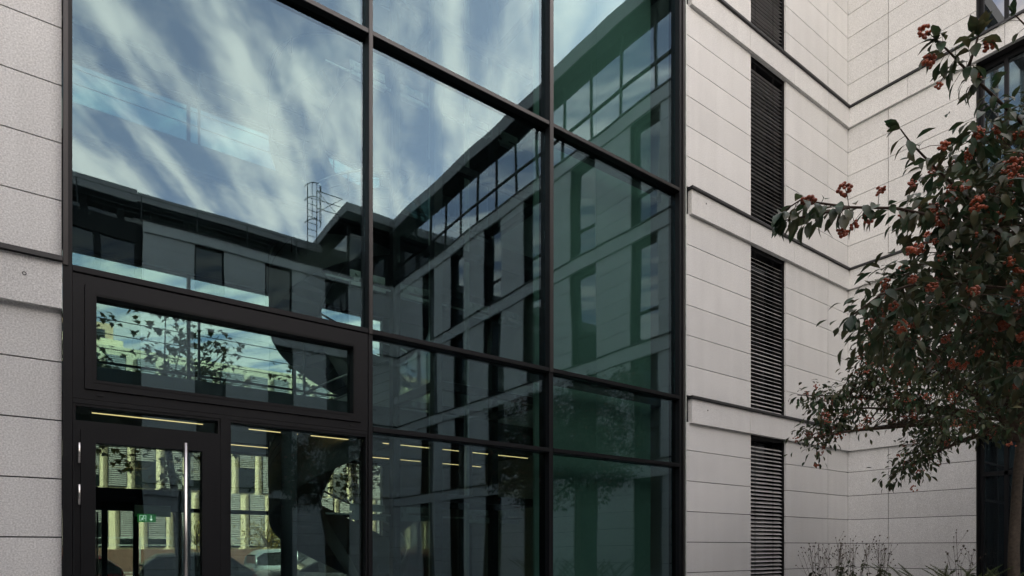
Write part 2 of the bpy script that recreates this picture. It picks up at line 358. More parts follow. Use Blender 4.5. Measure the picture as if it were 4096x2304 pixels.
# C: wing along the right side of the courtyard (its far part shows mirrored in the glass)
wC = thing('office_wing', 'pale granite clad wing with slot windows behind the berry trees', 'building', (16, -4, 0))
WIN = [(3.15, 4.456), (.58, 1.63), (-2.05, -.93), (-4.64, -3.51), (-7.25, -6.13), (-9.85, -8.75), (-12.45, -11.35)]
segs = []; top = D
for a, b in WIN: segs.append((b, top)); top = a
segs.append((YE, top))
for i, (a, b) in enumerate(segs):
    ys = [a, b]
    if i == 0: ys = [a, 5.986, b]
    if i == len(segs)-1: ys = [a, (a+b)/2, b]
    for z0, z1 in COURSES:
        for p, q in zip(ys[:-1], ys[1:]): box('stone_panel', XC, XC+.035, p+J, q-J if q < D else q, z0+J, z1-J, 'stone', wC)
    box('wall_core', XC+.055, XC+.6, a+.02, b-.02 if b < D else b+.03, .18, LEV[3]-.01, 'core', wC)
bj = [D-.053, 5.6, 4.0, 2.4, .8, -.8, -2.5, -4.1, -5.7, -7.4, -9.0, -10.6, -12.2, -13.8, YE]
for l in LEV:
    for q, p in zip(bj[:-1], bj[1:]): box('band_panel', XC-.055, XC+.03, p+.003, q-.003, l-BH, l, 'stone', wC)
    box('flashing', XC-.092, XC+.033, YE, D-.0925, l+.006, l+.045, 'flash', wC)
def slot_window(parent, y0, y1, z0, z1, extra=None, transom=None):
    """window in a wall facing -X"""
    fx0, fx1 = XC+.20, XC+.28; t = .055; b = MB()
    b.box(fx0, fx1, y0, y0+t, z0, z1); b.box(fx0, fx1, y1-t, y1, z0, z1); b.box(fx0, fx1, y0+t, y1-t, z0, z0+t); b.box(fx0, fx1, y0+t, y1-t, z1-t*2, z1)
    if transom: b.box(fx0, fx1, y0+t, y1-t, transom-.04, transom+.04)
    if extra: b.box(fx0, fx1, extra-.03, extra+.03, z0+t, z1-t*2)
    w = b.build('window', 'frame', parent, origin=(fx0, (y0+y1)/2, z0))
    box('pane', XC+.235, XC+.25, y0+t, y1-t, z0+t, z1-t*2, 'wing_glass', w)
    box('reveal', XC+.036, XC+.199, y0-.012, y0+.004, z0, z1, 'frame', w); box('reveal', XC+.036, XC+.199, y1-.004, y1+.012, z0, z1, 'frame', w)
prev = .19
for i, l in enumerate(LEV):
    for k, (a, b) in enumerate(WIN): slot_window(wC, a, b, prev, l-BH+.01, (a+b)/2+.25 if k == 0 else None, 2.97 if i == 0 else prev+.95)
    for a, b in WIN: box('spandrel', XC+.04, XC+.34, a-.02, b+.02, l-BH+.015, l+.05, 'core', wC)
    prev = l+.05
box('wall_core', XC+.35, XC+.62, YE, D, .18, ROOF-.31, 'core', wC)
box('building_body', XC+.63, XC+11.8, YE-.3, D+.55, .17, ROOF-.47, 'core', wC)
# its glazed top storey and roof edge
y = D-.1; k = 0
while y > YE+.5:
    y2 = max(y-1.32, YE)
    w = MB().box(XC+.06, XC+.14, y-.05, y, LEV[3]+.05, ROOF-.46).box(XC+.06, XC+.14, y2, y-.05, LEV[3]+.95, LEV[3]+1.01).build('ribbon_window', 'frame', wC, origin=(XC+.1, y, LEV[3]))
    box('pane', XC+.105, XC+.12, y2, y-.05, LEV[3]+.05, LEV[3]+.95, 'ribbon_glass', w); box('pane', XC+.105, XC+.12, y2, y-.05, LEV[3]+1.01, ROOF-.46, 'ribbon_glass', w)
    y = y2
box('roof', XC-.30, XC+12, YE-.4, D+.1, ROOF-.12, ROOF, 'soffit', wC)
for p, q in zip(bj[:-1], bj[1:]): box('fascia_panel', XC-.35, XC-.302, q+.004, p-.004, ROOF-.46, ROOF+.03, 'fascia', wC)
box('soffit', XC-.30, XC+.3, YE-.4, D+.1, ROOF-.44, ROOF-.40, 'soffit', wC)

# E: the block across the courtyard behind the camera, seen mirrored
wE = thing('courtyard_block', 'stone office block with set back glazed top floor mirrored in the glass hall', 'building', (2, -18, 0))
EW = [(4.81, 5.98), (7.63, 8.76), (10.34, 11.48)]
xs = [2.91]
for a, b in EW: xs += [a, b]
xs.append(XC)
for i in range(0, len(xs), 2):
    a, b = xs[i], xs[i+1]
    for z0, z1 in COURSES: box('stone_panel', a+J, b-J, YE-.035, YE, z0+J, z1-J, 'stone', wE)
    box('wall_core', a+.02, b-.02, YE-.6, YE-.055, .18, ROOF-3.05, 'core', wE)
ej = [2.91, 4.5, 6.1, 7.7, 9.3, 10.9, 12.4, XC-.08]
prev = .19
for l in LEV:
    for a, b in zip(ej[:-1], ej[1:]): box('band_panel', a+.003, b-.003, YE-.03, YE+.075, l-BH, l, 'stone', wE)
    box('flashing', 2.88, XC-.13, YE-.033, YE+.125, l+.004, l+.045, 'flash', wE)
    for a, b in EW:
        f = MB(); z0, z1 = prev, l-BH+.01; t = .06
        f.box(a, a+t, YE-.16, YE-.08, z0, z1).box(b-t, b, YE-.16, YE-.08, z0, z1).box(a+t, b-t, YE-.16, YE-.08, z1-.1, z1).box(a+t, b-t, YE-.16, YE-.08, z0, z0+t).box(a+t, b-t, YE-.16, YE-.08, z0+.9, z0+.96)
        w = f.build('window', 'frame', wE, origin=((a+b)/2, YE-.12, z0)); box('pane', a+t, b-t, YE-.13, YE-.115, z0+t, z1-.1, 'wing_glass_dark', w)
        box('spandrel', a-.02, b+.02, YE-.5, YE-.04, l-BH+.015, l+.05, 'core', wE)
    # recessed glazed bay to the left
    f = MB()
    for x in (-11.9, -10.6, -9.3, -8.0, -6.7, -5.4, -4.1, -2.8, -1.5, -.1, 1.24, 2.66): f.box(x, x+.24, YE-.5, YE-.36, prev, l-.75)
    f.box(-12, 2.9, YE-.52, YE-.34, l-.75, l); f.build('glazed_bay', 'frame', wE, origin=(-4, YE-.4, prev))
    px = [-11.9, -10.6, -9.3, -8.0, -6.7, -5.4, -4.1, -2.8, -1.5, -.1, 1.24, 2.66]
    for a, b in zip(px[:-1], px[1:]): box('pane', a+.24, b, YE-.46, YE-.44, prev, l-.75, 'wing_glass_dark', wE)
    prev = l+.05
box('wall_core', -12, XC, YE-1.2, YE-.65, .18, LEV[3]-.02, 'core', wE)
box('terrace', -12, XC, YE-4.3, YE-.6, LEV[3]-.015, LEV[3]+.05, 'soffit', wE)
YS = YE-3.9
box('building_body', -12, XC+.6, YE-12, YE-1.21, .17, LEV[3]-.02, 'core', wE); box('building_body', -12, 11.4, YE-12, YS-.02, LEV[3]+.06, ROOF-.86, 'core', wE)
for k in range(17):
    a = -12+k*1.3
    if a > 10.5: break
    w = MB().box(a, a+.28, YS, YS+.1, LEV[3]+.05, ROOF-.85).build('ribbon_window', 'frame', wE, origin=(a, YS, LEV[3]))
    box('pane', a+.28, a+1.3, YS+.03, YS+.05, LEV[3]+.05, ROOF-.85, 'wing_glass_dark', w)
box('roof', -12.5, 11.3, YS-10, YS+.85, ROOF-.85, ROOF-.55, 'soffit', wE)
box('roof_edge', -12.5, 3.0, YS+.852, YS+.90, ROOF-.95, ROOF-.42, 'fascia', wE); box('roof_edge', 3.01, 11.2, YS+.852, YS+.90, ROOF-.88, ROOF-.5, 'fascia', wE)
for x in [-11.5+2.05*k for k in range(11)]: box('railing_post', x, x+.04, YE-.2, YE-.16, LEV[3]+.05, LEV[3]+1.05, 'darksteel', wE)
for z in (.3, .5, .7, 1.03): box('railing_bar', -12, 11.3, YE-.19, YE-.17, LEV[3]+z, LEV[3]+z+.018, 'darksteel', wE)
box('corner_post', XC-.10, XC+.3, YE-1.4, YE+.02, LEV[3]+.05, ROOF-.45, 'frame', wE)
# corner pavilion on its roof
box('pavilion_glazing', 11.55, XC-.05, YE-6, YE-.35, LEV[3]+.05, ROOF-.2, 'wing_glass_dark', wE)
for x in (11.5, 12.6, 13.6): box('pavilion_post', x, x+.12, YE-.34, YE-.24, LEV[3]+.05, ROOF-.2, 'frame', wE)
box('pavilion_roof', 11.1, XC-.36, YE-6.5, YE+.62, ROOF-.38, ROOF+.02, 'fascia', wE); box('pavilion_soffit', 11.14, XC-.36, YE-6.4, YE+.58, ROOF-.40, ROOF-.382, 'soffit', wE)
b = MB().tube([(12.4, YE-.5, ROOF+.02), (12.4, YE-.5, ROOF+1.9)], .012, 5); b.build('antenna', 'darksteel', wE)

# roof access ladder with safety cage
lad = thing('roof_ladder', 'caged steel access ladder climbing to the pavilion roof opposite', 'ladder', (9.75, YE-.1, LEV[3]))
for dx in (-.22, .22): MB().tube([(9.75+dx, YE-.15, LEV[3]+.05), (9.75+dx, YE-.15, ROOF+.55)], .024, 6).build('rail', 'darksteel', lad)
for k in range(11): z = LEV[3]+.3+k*.28; MB().tube([(9.53, YE-.15, z), (9.97, YE-.15, z)], .014, 5).build('rung', 'darksteel', lad)
for z in (LEV[3]+1.9, LEV[3]+2.9, ROOF+.5):
    MB().tube([(9.75-.36*math.cos(t), YE-.15+.62*math.sin(t), z) for t in [math.pi*i/10 for i in range(11)]], .02, 5).build('hoop', 'darksteel', lad)
for i in range(1, 6):
    t = math.pi*i/6; MB().tube([(9.75-.36*math.cos(t), YE-.15+.62*math.sin(t), LEV[3]+1.9), (9.75-.36*math.cos(t), YE-.15+.62*math.sin(t), ROOF+.5)], .014, 5).build('cage_bar', 'darksteel', lad)
for z in (ROOF-.3, ROOF+.1, ROOF+.5): MB().tube([(9.97, YE-.15, z), (11.2, YE-.15, z)], .018, 5).build('guard_rail', 'darksteel', lad)
MB().tube([(9.97, YE-.15, ROOF-.5), (11.2, YE-.15, ROOF+.5)], .014, 5).build('guard_brace', 'darksteel', lad); MB().tube([(9.97, YE-.15, ROOF+.5), (11.2, YE-.15, ROOF-.5)], .014, 5).build('guard_brace', 'darksteel', lad)

# F: unseen dark wing, added on the left to keep the stone wall shaded
wF = thing('shade_wing', 'unseen dark glazed wing added to shade the left stone wall', 'building', (-5, -4, 0))
XF = -2.6; prev = .19
for l in LEV[:2]:
    for k in range(16):
        y0 = YE+.2+k*1.36; w = MB().box(XF-.12, XF, y0, y0+.07, prev, l-BH).box(XF-.12, XF-.02, y0+.07, y0+1.36, prev+1.0, prev+1.06).build('window', 'frame', wF, origin=(XF, y0, prev)); box('pane', XF-.09, XF-.07, y0+.07, y0+1.36, prev, l-BH, 'wing_glass_dark', w)
    box('band', XF-.05, XF+.05, YE, D-.15, l-BH, l, 'flash', wF); prev = l+.01
box('wall_core', XF-.8, XF-.17, YE, D, .18, LEV[1]-.02, 'core', wF); box('building_body', XF-8.9, XF-.81, YE, D, .17, LEV[1]-.01, 'core', wF); box('roof', XF-9, XF-.04, YE, D, LEV[1]+.002, LEV[1]+.1, 'fascia', wF)

# ================================================================== GLASS HALL
hall = thing('glass_hall', 'dark framed glass entrance hall mirroring clouds and the courtyard', 'building', (4.3, 7, 0))
G0, G1 = D+.03, D+.054                      # glass
PF = D-.055                                  # front of the cover caps
MUL = [(2.884, 2.966), (5.525, 5.625), (8.285, 8.40)]
box('edge_post', .080, .148, PF, D+.16, .19, ROOF-.4, 'frame', hall)
box('edge_strip', .083, .118, PF-.012, PF-.001, 4.06, ROOF-.4, 'bronze', hall)
for a, b in MUL[:2]:
    m = box('mullion', a+.016, b-.016, PF, D+.17, .19, ROOF-.4, 'frame', hall); box('cover_cap', a+.019, b-.019, PF-.014, PF-.001, 4.02, ROOF-.4, 'bronze', m)
m = box('mullion', 8.285, 8.335, PF, D+.17, .19, ROOF-.4, 'frame', hall)
m = box('mullion', 8.36, 8.43, PF+.01, D+.17, .19, ROOF-.4, 'frame', hall); box('cover_cap', 8.372, 8.41, PF-.004, PF+.009, .19, ROOF-.4, 'bronze', m)
box('end_post', 8.44, 8.51, D+.02, D+.3, .19, ROOF-.4, 'core', hall)
TR = [2.945, 4.05, 7.44, 10.94, 14.44]
BAYS = [(.148, 2.900), (2.950, 5.541), (5.609, 8.285)]
for i, (a, b) in enumerate(BAYS):
    for j, z in enumerate(TR):
        if i == 0 and j == 0: continue
        t = box('transom', a+.001, b-.001, PF+.006, D+.16, z-.030, z+.030, 'frame', hall); box('cover_cap', a+.003, b-.003, PF-.006, PF+.005, z-.024, z+.024, 'bronze' if j > 1 else 'frame', t)
    zz = [.22]+TR+[ROOF-.42]
    for j in range(len(zz)-1):
        if i == 0 and j < 2: continue
        box('pane', a, b, G0, G1, zz[j]+(.030 if j else 0), zz[j+1]-.030, 'glass', hall).rotation_euler = (R(random.uniform(-.16, .16)), 0, R(random.uniform(-.16, .16)))
# bay 1 below 4.05: tilt window, fanlight, door, side light
def ring_frame(name, x0, x1, z0, z1, t, y0, y1, mat, parent):
    b = MB(); b.box(x0, x0+t, y0, y1, z0, z1).box(x1-t, x1, y0, y1, z0, z1).box(x0+t, x1-t, y0, y1, z0, z0+t).box(x0+t, x1-t, y0, y1, z1-t, z1)
    return b.build(name, mat, parent, origin=((x0+x1)/2, y0, z0))
tw = ring_frame('tilt_window', .15, 2.893, 2.915, 4.012, .085, PF+.004, D+.15, 'frame', hall)
ring_frame('sash', .24, 2.803, 3.005, 3.922, .085, PF-.012, D+.12, 'frame', tw)
box('pane', .325, 2.718, G0, G1, 3.09, 3.837, 'glass', tw)
for x in (.33, 2.68): box('drain_cap', x, x+.045, PF-.006, PF+.003, 2.955, 2.967, 'core', tw)
ring_frame('sash_bead', .30, 2.743, 3.065, 3.862, .012, PF-.016, PF-.013, 'frame', tw)
box('transom', .15, 2.893, PF+.006, D+.16, 2.872, 2.913, 'frame', hall)
box('door_post', 1.352, 1.424, PF, D+.16, .19, 2.871, 'frame', hall)
fl = ring_frame('fanlight', .15, 1.351, 2.70, 2.871, .022, PF+.012, D+.15, 'frame', hall)
box('pane', .172, 1.329, G0, G1, 2.722, 2.849, 'glass', fl)
sl = ring_frame('side_light', 1.425, 2.893, .2, 2.871, .022, PF+.012, D+.15, 'frame', hall)
box('pane', 1.447, 2.871, G0, G1, .222, 2.849, 'glass', sl)
door = ring_frame('door', .152, 1.351, .2, 2.699, .055, PF+.003, D+.14, 'frame', hall)
leafd = ring_frame('door_leaf', .209, 1.294, .215, 2.642, .11, PF-.010, D+.06, 'frame', door)
box('pane', .319, 1.184, G0, G1, .325, 2.532, 'glass', door)
MB().tube([(1.03, PF-.075, .45), (1.03, PF-.075, 2.59)], .018, 14).build('pull_bar', 'steel', door, True)
for z in (.6, 1.3): MB().tube([(1.03, PF-.06, z), (1.13, PF-.03, z), (1.21, PF-.011, z)], .010, 8).build('bar_bracket', 'steel', door, True)
for z0 in (2.343, 1.977, .5):
    hg = MB().tube([(.198, PF-.028, z0), (.198, PF-.028, z0+.176)], .0105, 10)
    o = hg.build('hinge', 'steel', door, True)
    for zz_ in (z0+.055, z0+.12): MB().tube([(.198, PF-.028, zz_), (.198, PF-.028, zz_+.002)], .0112, 10).build('knuckle_gap', 'core', o)
# roof, floor, end walls
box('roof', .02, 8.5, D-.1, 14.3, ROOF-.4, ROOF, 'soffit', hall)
box('floor', .10, 8.5, D+.18, 14.05, .10, .19, 'floor', hall)
box('side_wall', -.06, .075, D+.61, 14.2, .1, ROOF-.4, 'concrete', hall)
box('side_wall', 8.45, 8.52, D+.31, 14.2, .1, ROOF-.4, 'plaster', hall)
# lining boards close behind the right-hand bay
for z0, z1 in ((.2, 3.99), (4.16, 7.50), (7.66, 11.0), (11.16, 14.5)):
    box('lining_board', 5.64, 6.86, 7.2, 7.24, z0, z1, 'green', hall); box('lining_board', 6.864, 8.10, 7.2, 7.24, z0, z1, 'green', hall)
    box('slab_edge', 5.60, 8.44, 7.26, 7.5, z1+.02, z1+.15, 'concrete', hall)
# galleries with railings, back glazing
GY, BY = 10.25, 14.1
for l in LEV:
    box('gallery_slab', .08, 8.44, GY, BY-.1, l-.42, l-.02, 'concrete', hall)
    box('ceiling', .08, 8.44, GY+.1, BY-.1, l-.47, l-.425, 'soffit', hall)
    for x in (.2, 1.75, 3.3): box('railing_post', x, x+.03, GY+.02, GY+.06, l-.02, l+1.05, 'darksteel', hall)
    for z in (.25, .45, .65, .85): box('railing_wire', .1, 3.4, GY+.036, GY+.044, l+z, l+z+.010, 'darksteel', hall)
    box('handrail', .1, 3.4, GY+.02, GY+.06, l+1.05, l+1.09, 'darksteel', hall)
prev = .19
BX = [.10, 2.2, 4.3, 6.4]
for i, l in enumerate(LEV+[ROOF]):
    top = l-.47
    for a, b in zip(BX[:-1], BX[1:]):
        w = MB().box(a, a+.06, BY-.02, BY+.08, prev, top).box(a+.06, b, BY-.02, BY+.08, top-.05, top)
        if i: w.box(a+.06, b, BY, BY+.06, prev+1.0, prev+1.04)
        else: w.box(a+.06, b, BY-.1, BY+.1, 2.30, 2.72 if a < 2 else 2.38)
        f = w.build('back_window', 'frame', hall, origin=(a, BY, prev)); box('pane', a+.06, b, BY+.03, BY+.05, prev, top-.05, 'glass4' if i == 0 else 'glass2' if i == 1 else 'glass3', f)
    box('back_wall', 6.4, 8.44, BY-.06, BY+.1, prev, top, 'plaster', hall)
    prev = l-.02
    box('back_spandrel', .08, 8.44, BY+.0, BY+.12, top+.005, prev-.005, 'concrete', hall)
for x in (.75, 1.25): box('inner_door_stile', x, x+.09, BY-.2, BY-.12, .19, 2.3, 'frame', hall)
MB().tube([(.68, BY-.25, .5), (.68, BY-.25, 2.25)], .016, 8).build('inner_pull_bar', 'steel', hall, True)
box('frosted_strip', 1.27, 1.88, 13.88, 13.89, 2.19, 2.41, 'galv', hall)
# round columns
for x in (3.15, 6.55): MB().tube([(x, 10.55, .19), (x, 10.55, 3.62)], .13, 14).build('column', 'concrete', hall, True)

# linear ceiling lamps under the lowest gallery
LABS = []
def lamp(x0, x1, y, label, grp):
    t = thing('ceiling_lamp', label, 'lamp', ((x0+x1)/2, y, 3.55), grp)
    box('housing', x0, x1, y-.03, y+.03, 3.505, 3.545, 'darksteel', t); box('light_strip', x0+.01, x1-.01, y-.007, y+.007, 3.492, 3.504, 'lamp', t)
lamp(.45, 1.9, 10.7, 'thin warm ceiling light strip glowing behind the fanlight over the door', None)
for a, b in ((2.55, 3.35), (3.55, 5.0), (5.2, 6.6), (6.8, 8.2)): lamp(a, b, 10.7, 'thin warm light strip in the front row under the gallery', 'front row of ceiling light strips')
for a, b in ((2.1, 3.35), (3.55, 5.0), (5.2, 6.6), (6.8, 8.2)): lamp(a, b, 12.5, 'thin warm light strip in the rear row under the gallery', 'rear row of ceiling light strips')

# curved staircase
st = thing('spiral_staircase', 'dark curved staircase with wire railing rising through the glass hall', 'staircase', (4.55, 11.95, .19))
SX, SY, RO, RI = 4.55, 11.95, 1.30, .42
def helix(z0, turns, rise, a0):
    n = int(40*turns); return [(a0+2*math.pi*turns*i/n, z0+rise*i/n) for i in range(n+1)]
for (z0, rise) in ((.19, 3.89), (4.08, 3.5), (7.58, 3.5)):
    hp = helix(z0, 1.0, rise, R(-60))
    for nm, r, lo, hi, th in (('outer_stringer', RO, -.50, .72, .05), ('inner_stringer', RI, -.3, .12, .05)):
        v = []; f = []
        for a, z in hp:
            c, s_ = math.cos(a), math.sin(a)
            for rr in (r, r-th):
                for dz in (lo, hi): v.append((SX+rr*c, SY+rr*s_, max(z+dz, z0 if dz < 0 and z0 < 1 else z+dz)))
        for i in range(len(hp)-1):
            b_ = 4*i
            for p, q in ((0, 1), (1, 3), (3, 2), (2, 0)): f.append((b_+p, b_+q, b_+4+q, b_+4+p))
        f += [(0, 2, 3, 1), (4*len(hp)-4, 4*len(hp)-3, 4*len(hp)-1, 4*len(hp)-2)]
        mesh(nm, v, f, 'plaster', st, True)
    nst = 20
    for k in range(nst):
        a = R(-60)+2*math.pi*k/nst; a2 = a+2*math.pi/nst; z = z0+rise*(k+.5)/nst
        v = [(SX+r*math.cos(q), SY+r*math.sin(q), zz) for zz in (z-.2, z) for r, q in ((RI, a), (RO-.06, a), (RO-.06, a2), (RI, a2))]
        mesh('tread', v, [(0, 3, 2, 1), (4, 5, 6, 7), (0, 1, 5, 4), (1, 2, 6, 5), (2, 3, 7, 6), (3, 0, 4, 7)], 'plaster', st)
    for dz, r in ((.35, .005), (.52, .005), (.69, .005), (.86, .005)): MB().tube([(SX+RO*math.cos(a), SY+RO*math.sin(a), z+dz) for a, z in hp], r, 4).build('railing_wire', 'darksteel', st)
    MB().tube([(SX+RO*math.cos(a), SY+RO*math.sin(a), z+1.05) for a, z in hp], .022, 8).build('handrail', 'steel', st, True)
    for a, z in hp[::5]: MB().tube([(SX+RO*math.cos(a), SY+RO*math.sin(a), z+.1), (SX+RO*math.cos(a), SY+RO*math.sin(a), z+1.05)], .014, 5).build('baluster', 'darksteel', st)

# glass lift shaft
lift = thing('lift_shaft', 'glass lift shaft in a dark steel frame with pale door gear', 'lift', (5.9, 9.4, .19))
LX0, LX1, LY0, LY1 = 4.75, 6.95, 8.55, 10.15
for x in (LX0, LX1-.14):
    for y in (LY0, LY1-.14): box('post', x, x+.14, y, y+.14, .19, ROOF-.41, 'darksteel', lift)
for x in (5.45, 6.2): box('guide_rail', x, x+.06, LY1-.2, LY1-.12, .19, ROOF-.41, 'galv', lift)
for l in [.19]+LEV:
    for z in (l+2.12, l-.02 if l > 1 else .21):
        box('beam', LX0+.14, LX1-.14, LY0+.02, LY0+.12, z, z+.12, 'darksteel', lift); box('beam', LX0+.14, LX1-.14, LY1-.12, LY1-.02, z, z+.12, 'darksteel', lift)
        box('beam', LX0+.02, LX0+.12, LY0+.14, LY1-.14, z, z+.12, 'darksteel', lift); box('beam', LX1-.12, LX1-.02, LY0+.14, LY1-.14, z, z+.12, 'darksteel', lift)
    z = l+1.92
    for x0, x1 in ((4.0, 4.62), (4.9, 5.35), (6.3, 6.75), (7.05, 7.45)):
        g = MB().box(x0, x1, LY1-.10, LY1-.07, z+.10, z+.22).box(x0, x1, LY1-.14, LY1-.05, z-.05, z+.02).box(x0+.04, x0+.14, LY1-.15, LY1-.06, z+.021, z+.099)
        for q in (.12, .30): g.tube([(x0+q, LY1-.135, z+.155), (x0+q, LY1-.101, z+.155)], .035, 10)
        g.build('door_gear', 'galv', lift, origin=(x0, LY1-.1, z))
    box('gear_rail', 3.6, 7.6, LY1-.055, LY1-.035, z+.03, z+.06, 'galv', lift)
zz = [.33]+[l for l in LEV]
for z0, z1 in zip(zz[:-1], zz[1:]):
    box('pane', LX0+.14, LX1-.14, LY0+.06, LY0+.075, z0+.13, z1-.03, 'clear', lift); box('pane', LX0+.06, LX0+.075, LY0+.14, LY1-.14, z0+.13, z1-.03, 'clear', lift)

# emergency exit sign over the inner door
ex = thing('exit_sign', 'small green running man exit sign over the inner doors', 'sign', (1.45, BY-.3, 2.2))
box('housing', 1.30, 1.62, BY-.34, BY-.28, 2.24, 2.28, 'galv', ex); box('sign_face', 1.31, 1.61, BY-.335, BY-.30, 2.08, 2.235, 'exit', ex)
YF = BY-.337
b = MB(); b.box(1.34, 1.35, YF-.003, YF, 2.10, 2.21).box(1.35, 1.45, YF-.003, YF, 2.20, 2.21).box(1.44, 1.45, YF-.003, YF, 2.10, 2.20)
for p, q, r in (((1.40, 2.165), (1.385, 2.135), .010), ((1.385, 2.135), (1.41, 2.115), .007), ((1.385, 2.135), (1.36, 2.11), .007), ((1.40, 2.16), (1.425, 2.145), .006), ((1.40, 2.16), (1.37, 2.15), .006)):
    b.tube([(p[0], YF-.004, p[1]), (q[0], YF-.004, q[1])], r, 5)
b.tube([(1.405, YF-.008, 2.182), (1.405, YF-.002, 2.182)], .011, 8); b.build('running_man', 'exitw', ex)
b = MB(); b.box(1.525, 1.54, YF-.004, YF, 2.13, 2.21)
n0 = len(b.v); b.v += [(1.50, YF-.004, 2.14), (1.565, YF-.004, 2.14), (1.5325, YF-.004, 2.10)]; b.f.append((n0, n0+1, n0+2)); b.build('arrow', 'exitw', ex)

# ================================================================== PLANTING
def leaf_mesh(L_, W, fold=.25, curl=.35, seg=4, name='leaf', mat='leaf'):
    v = []; f = []
    prof = [0.02, .62, 1.0, .78, .0]
    for i in range(seg+1):
        t = i/seg; w = W/2*prof[i]; x = L_*t; z = -curl*L_*t*t
        v += [(x, -w, z+fold*w), (x, 0, z), (x, w, z+fold*w)]
    for i in range(seg):
        b_ = 3*i; f += [(b_, b_+3, b_+4, b_+1), (b_+1, b_+4, b_+5, b_+2)]
    me = bpy.data.meshes.new(name); me.from_pydata(v, [], f); me.materials.append(M[mat]); me.polygons.foreach_set('use_smooth', [True]*len(me.polygons)); me.update(); return me
def ico(bm_v, bm_f, c, r, sub=1):
    bm = bmesh.new(); bmesh.ops.create_icosphere(bm, subdivisions=sub, radius=r); o = len(bm_v)
    bm.verts.ensure_lookup_table()
    bm_v += [tuple(v.co+Vector(c)) for v in bm.verts]; bm_f += [tuple(o+v.index for v in f.verts) for f in bm.faces]; bm.free()
ICO = {}
def add_ico(V, Fc, c, r, sub=1):
    if sub not in ICO:
        a, b = [], []; ico(a, b, (0, 0, 0), 1, sub); ICO[sub] = (a, b)
    a, b = ICO[sub]; o = len(V); V += [(c[0]+x*r, c[1]+y*r, c[2]+z*r) for x, y, z in a]; Fc += [tuple(o+i for i in q) for q in b]
def cluster_mesh(n, r, spread, sub=2):
    V, Fc = [], []
    for k in range(n):
        d = Vector((random.gauss(0, 1), random.gauss(0, 1), random.gauss(0, .8))); d = d.normalized()*spread*random.uniform(.55, 1.0)
        add_ico(V, Fc, d, r*random.uniform(.85, 1.12), sub)
    me = bpy.data.meshes.new('berry_cluster'); me.from_pydata(V, [], Fc); me.materials.append(M['berry']); me.polygons.foreach_set('use_smooth', [True]*len(me.polygons)); me.update(); return me
def orient(dirv, roll=None):
    d = Vector(dirv).normalized(); q = d.to_track_quat('X', 'Z'); e = q.to_matrix()
    return e @ Matrix.Rotation(random.uniform(-.7, .7) if roll is None else roll, 3, 'X')
def scatter_leaves(V, Fc, base, mtx, scale):
    o = len(V[0]) if False else len(V)
    for v in base.vertices:
        p = mtx @ (v.co*scale[0]); V.append((p.x+scale[1][0], p.y+scale[1][1], p.z+scale[1][2]))
    Fc.extend([tuple(o+i for i in p.vertices) for p in base.polygons])
def inpoly(x, y, P):
    c = False; j = len(P)-1
    for i in range(len(P)):
        if (P[i][1] > y) != (P[j][1] > y) and x < (P[j][0]-P[i][0])*(y-P[i][1])/(P[j][1]-P[i][1])+P[i][0]: c = not c
        j = i
    return c

# ---- near berry tree: branches reach into the frame from a trunk standing to its right
tr1 = thing('berry_tree', 'evergreen tree with large glossy leaves and red berry clusters reaching out on long branches', 'tree', (4.75, .55, .2))
T1 = Vector((4.75, .55, .2)); CR = Vector((4.55, .75, 2.35))
MB().tube([T1, T1+Vector((.02, .03, 1.0)), (4.7, .62, 1.9), CR], [.085, .075, .07, .06], 10).build('trunk', 'bark', tr1, True)
limbs = [  # photo px polylines with distance, from crown to tip
    [(4400, 760, 3.35), (4096, 500, 3.15), (3920, 333, 3.05), (3856, 270, 3.0), (3790, 200, 2.98), (3745, 163, 2.95)],
    [(3868, 285, 3.0), (3890, 220, 2.98), (3915, 143, 2.95)],
    [(4500, 1050, 3.4), (4000, 930, 3.2), (3737, 865, 3.05), (3587, 833, 3.0), (3396, 829, 2.95), (3285, 813, 2.92), (3198, 802, 2.9), (3126, 850, 2.88)],
    [(3396, 829, 2.95), (3300, 850, 2.92), (3142, 881, 2.9)],
    [(4300, 1000, 3.5), (3900, 820, 3.3), (3760, 690, 3.2), (3642, 571, 3.15), (3602, 516, 3.12)],
    [(4500, 1200, 3.2), (4000, 1150, 3.1), (3700, 1120, 3.0), (3520, 1180, 2.95), (3410, 1260, 2.9)],
    [(4600, 900, 3.9), (4200, 700, 3.7), (3980, 600, 3.6), (3850, 560, 3.55)],
    [(4500, 1300, 3.7), (4050, 1350, 3.6), (3800, 1330, 3.5), (3620, 1390, 3.45)],
    [(4600, 800, 3.6), (4300, 400, 3.4), (4150, 150, 3.3), (4060, 60, 3.25)],
    [(4600, 1050, 4.0), (4200, 1000, 3.9), (3900, 1010, 3.8), (3700, 1010, 3.75)],
    [(4600, 1200, 3.3), (4250, 1250, 3.2), (4000, 1260, 3.1), (3850, 1230, 3.05)],
]
LP = []
for lb in limbs:
    pts = [at(*p) for p in lb]
    if lb[0][0] > 4200: pts = [CR+Vector((0, 0, random.uniform(-.4, .1)))]+pts
    r0 = .0065 if lb[0][0] > 4200 else .006
    n = len(pts); MB().tube(pts, [r0*(1-i/(n-1))**.8+.0028 for i in range(n)], 6).build('branch', 'twig', tr1, True); LP.append(pts)
LEAFV = [leaf_mesh(.092, .040, .35, .30), leaf_mesh(.080, .038, .25, .55), leaf_mesh(.098, .046, .45, .12), leaf_mesh(.070, .036, .3, .8)]
CLU = [cluster_mesh(n, .0065, s_) for n, s_ in ((26, .026), (20, .024), (32, .030), (12, .018))]
nleaf = [0]; fol = ([], [])
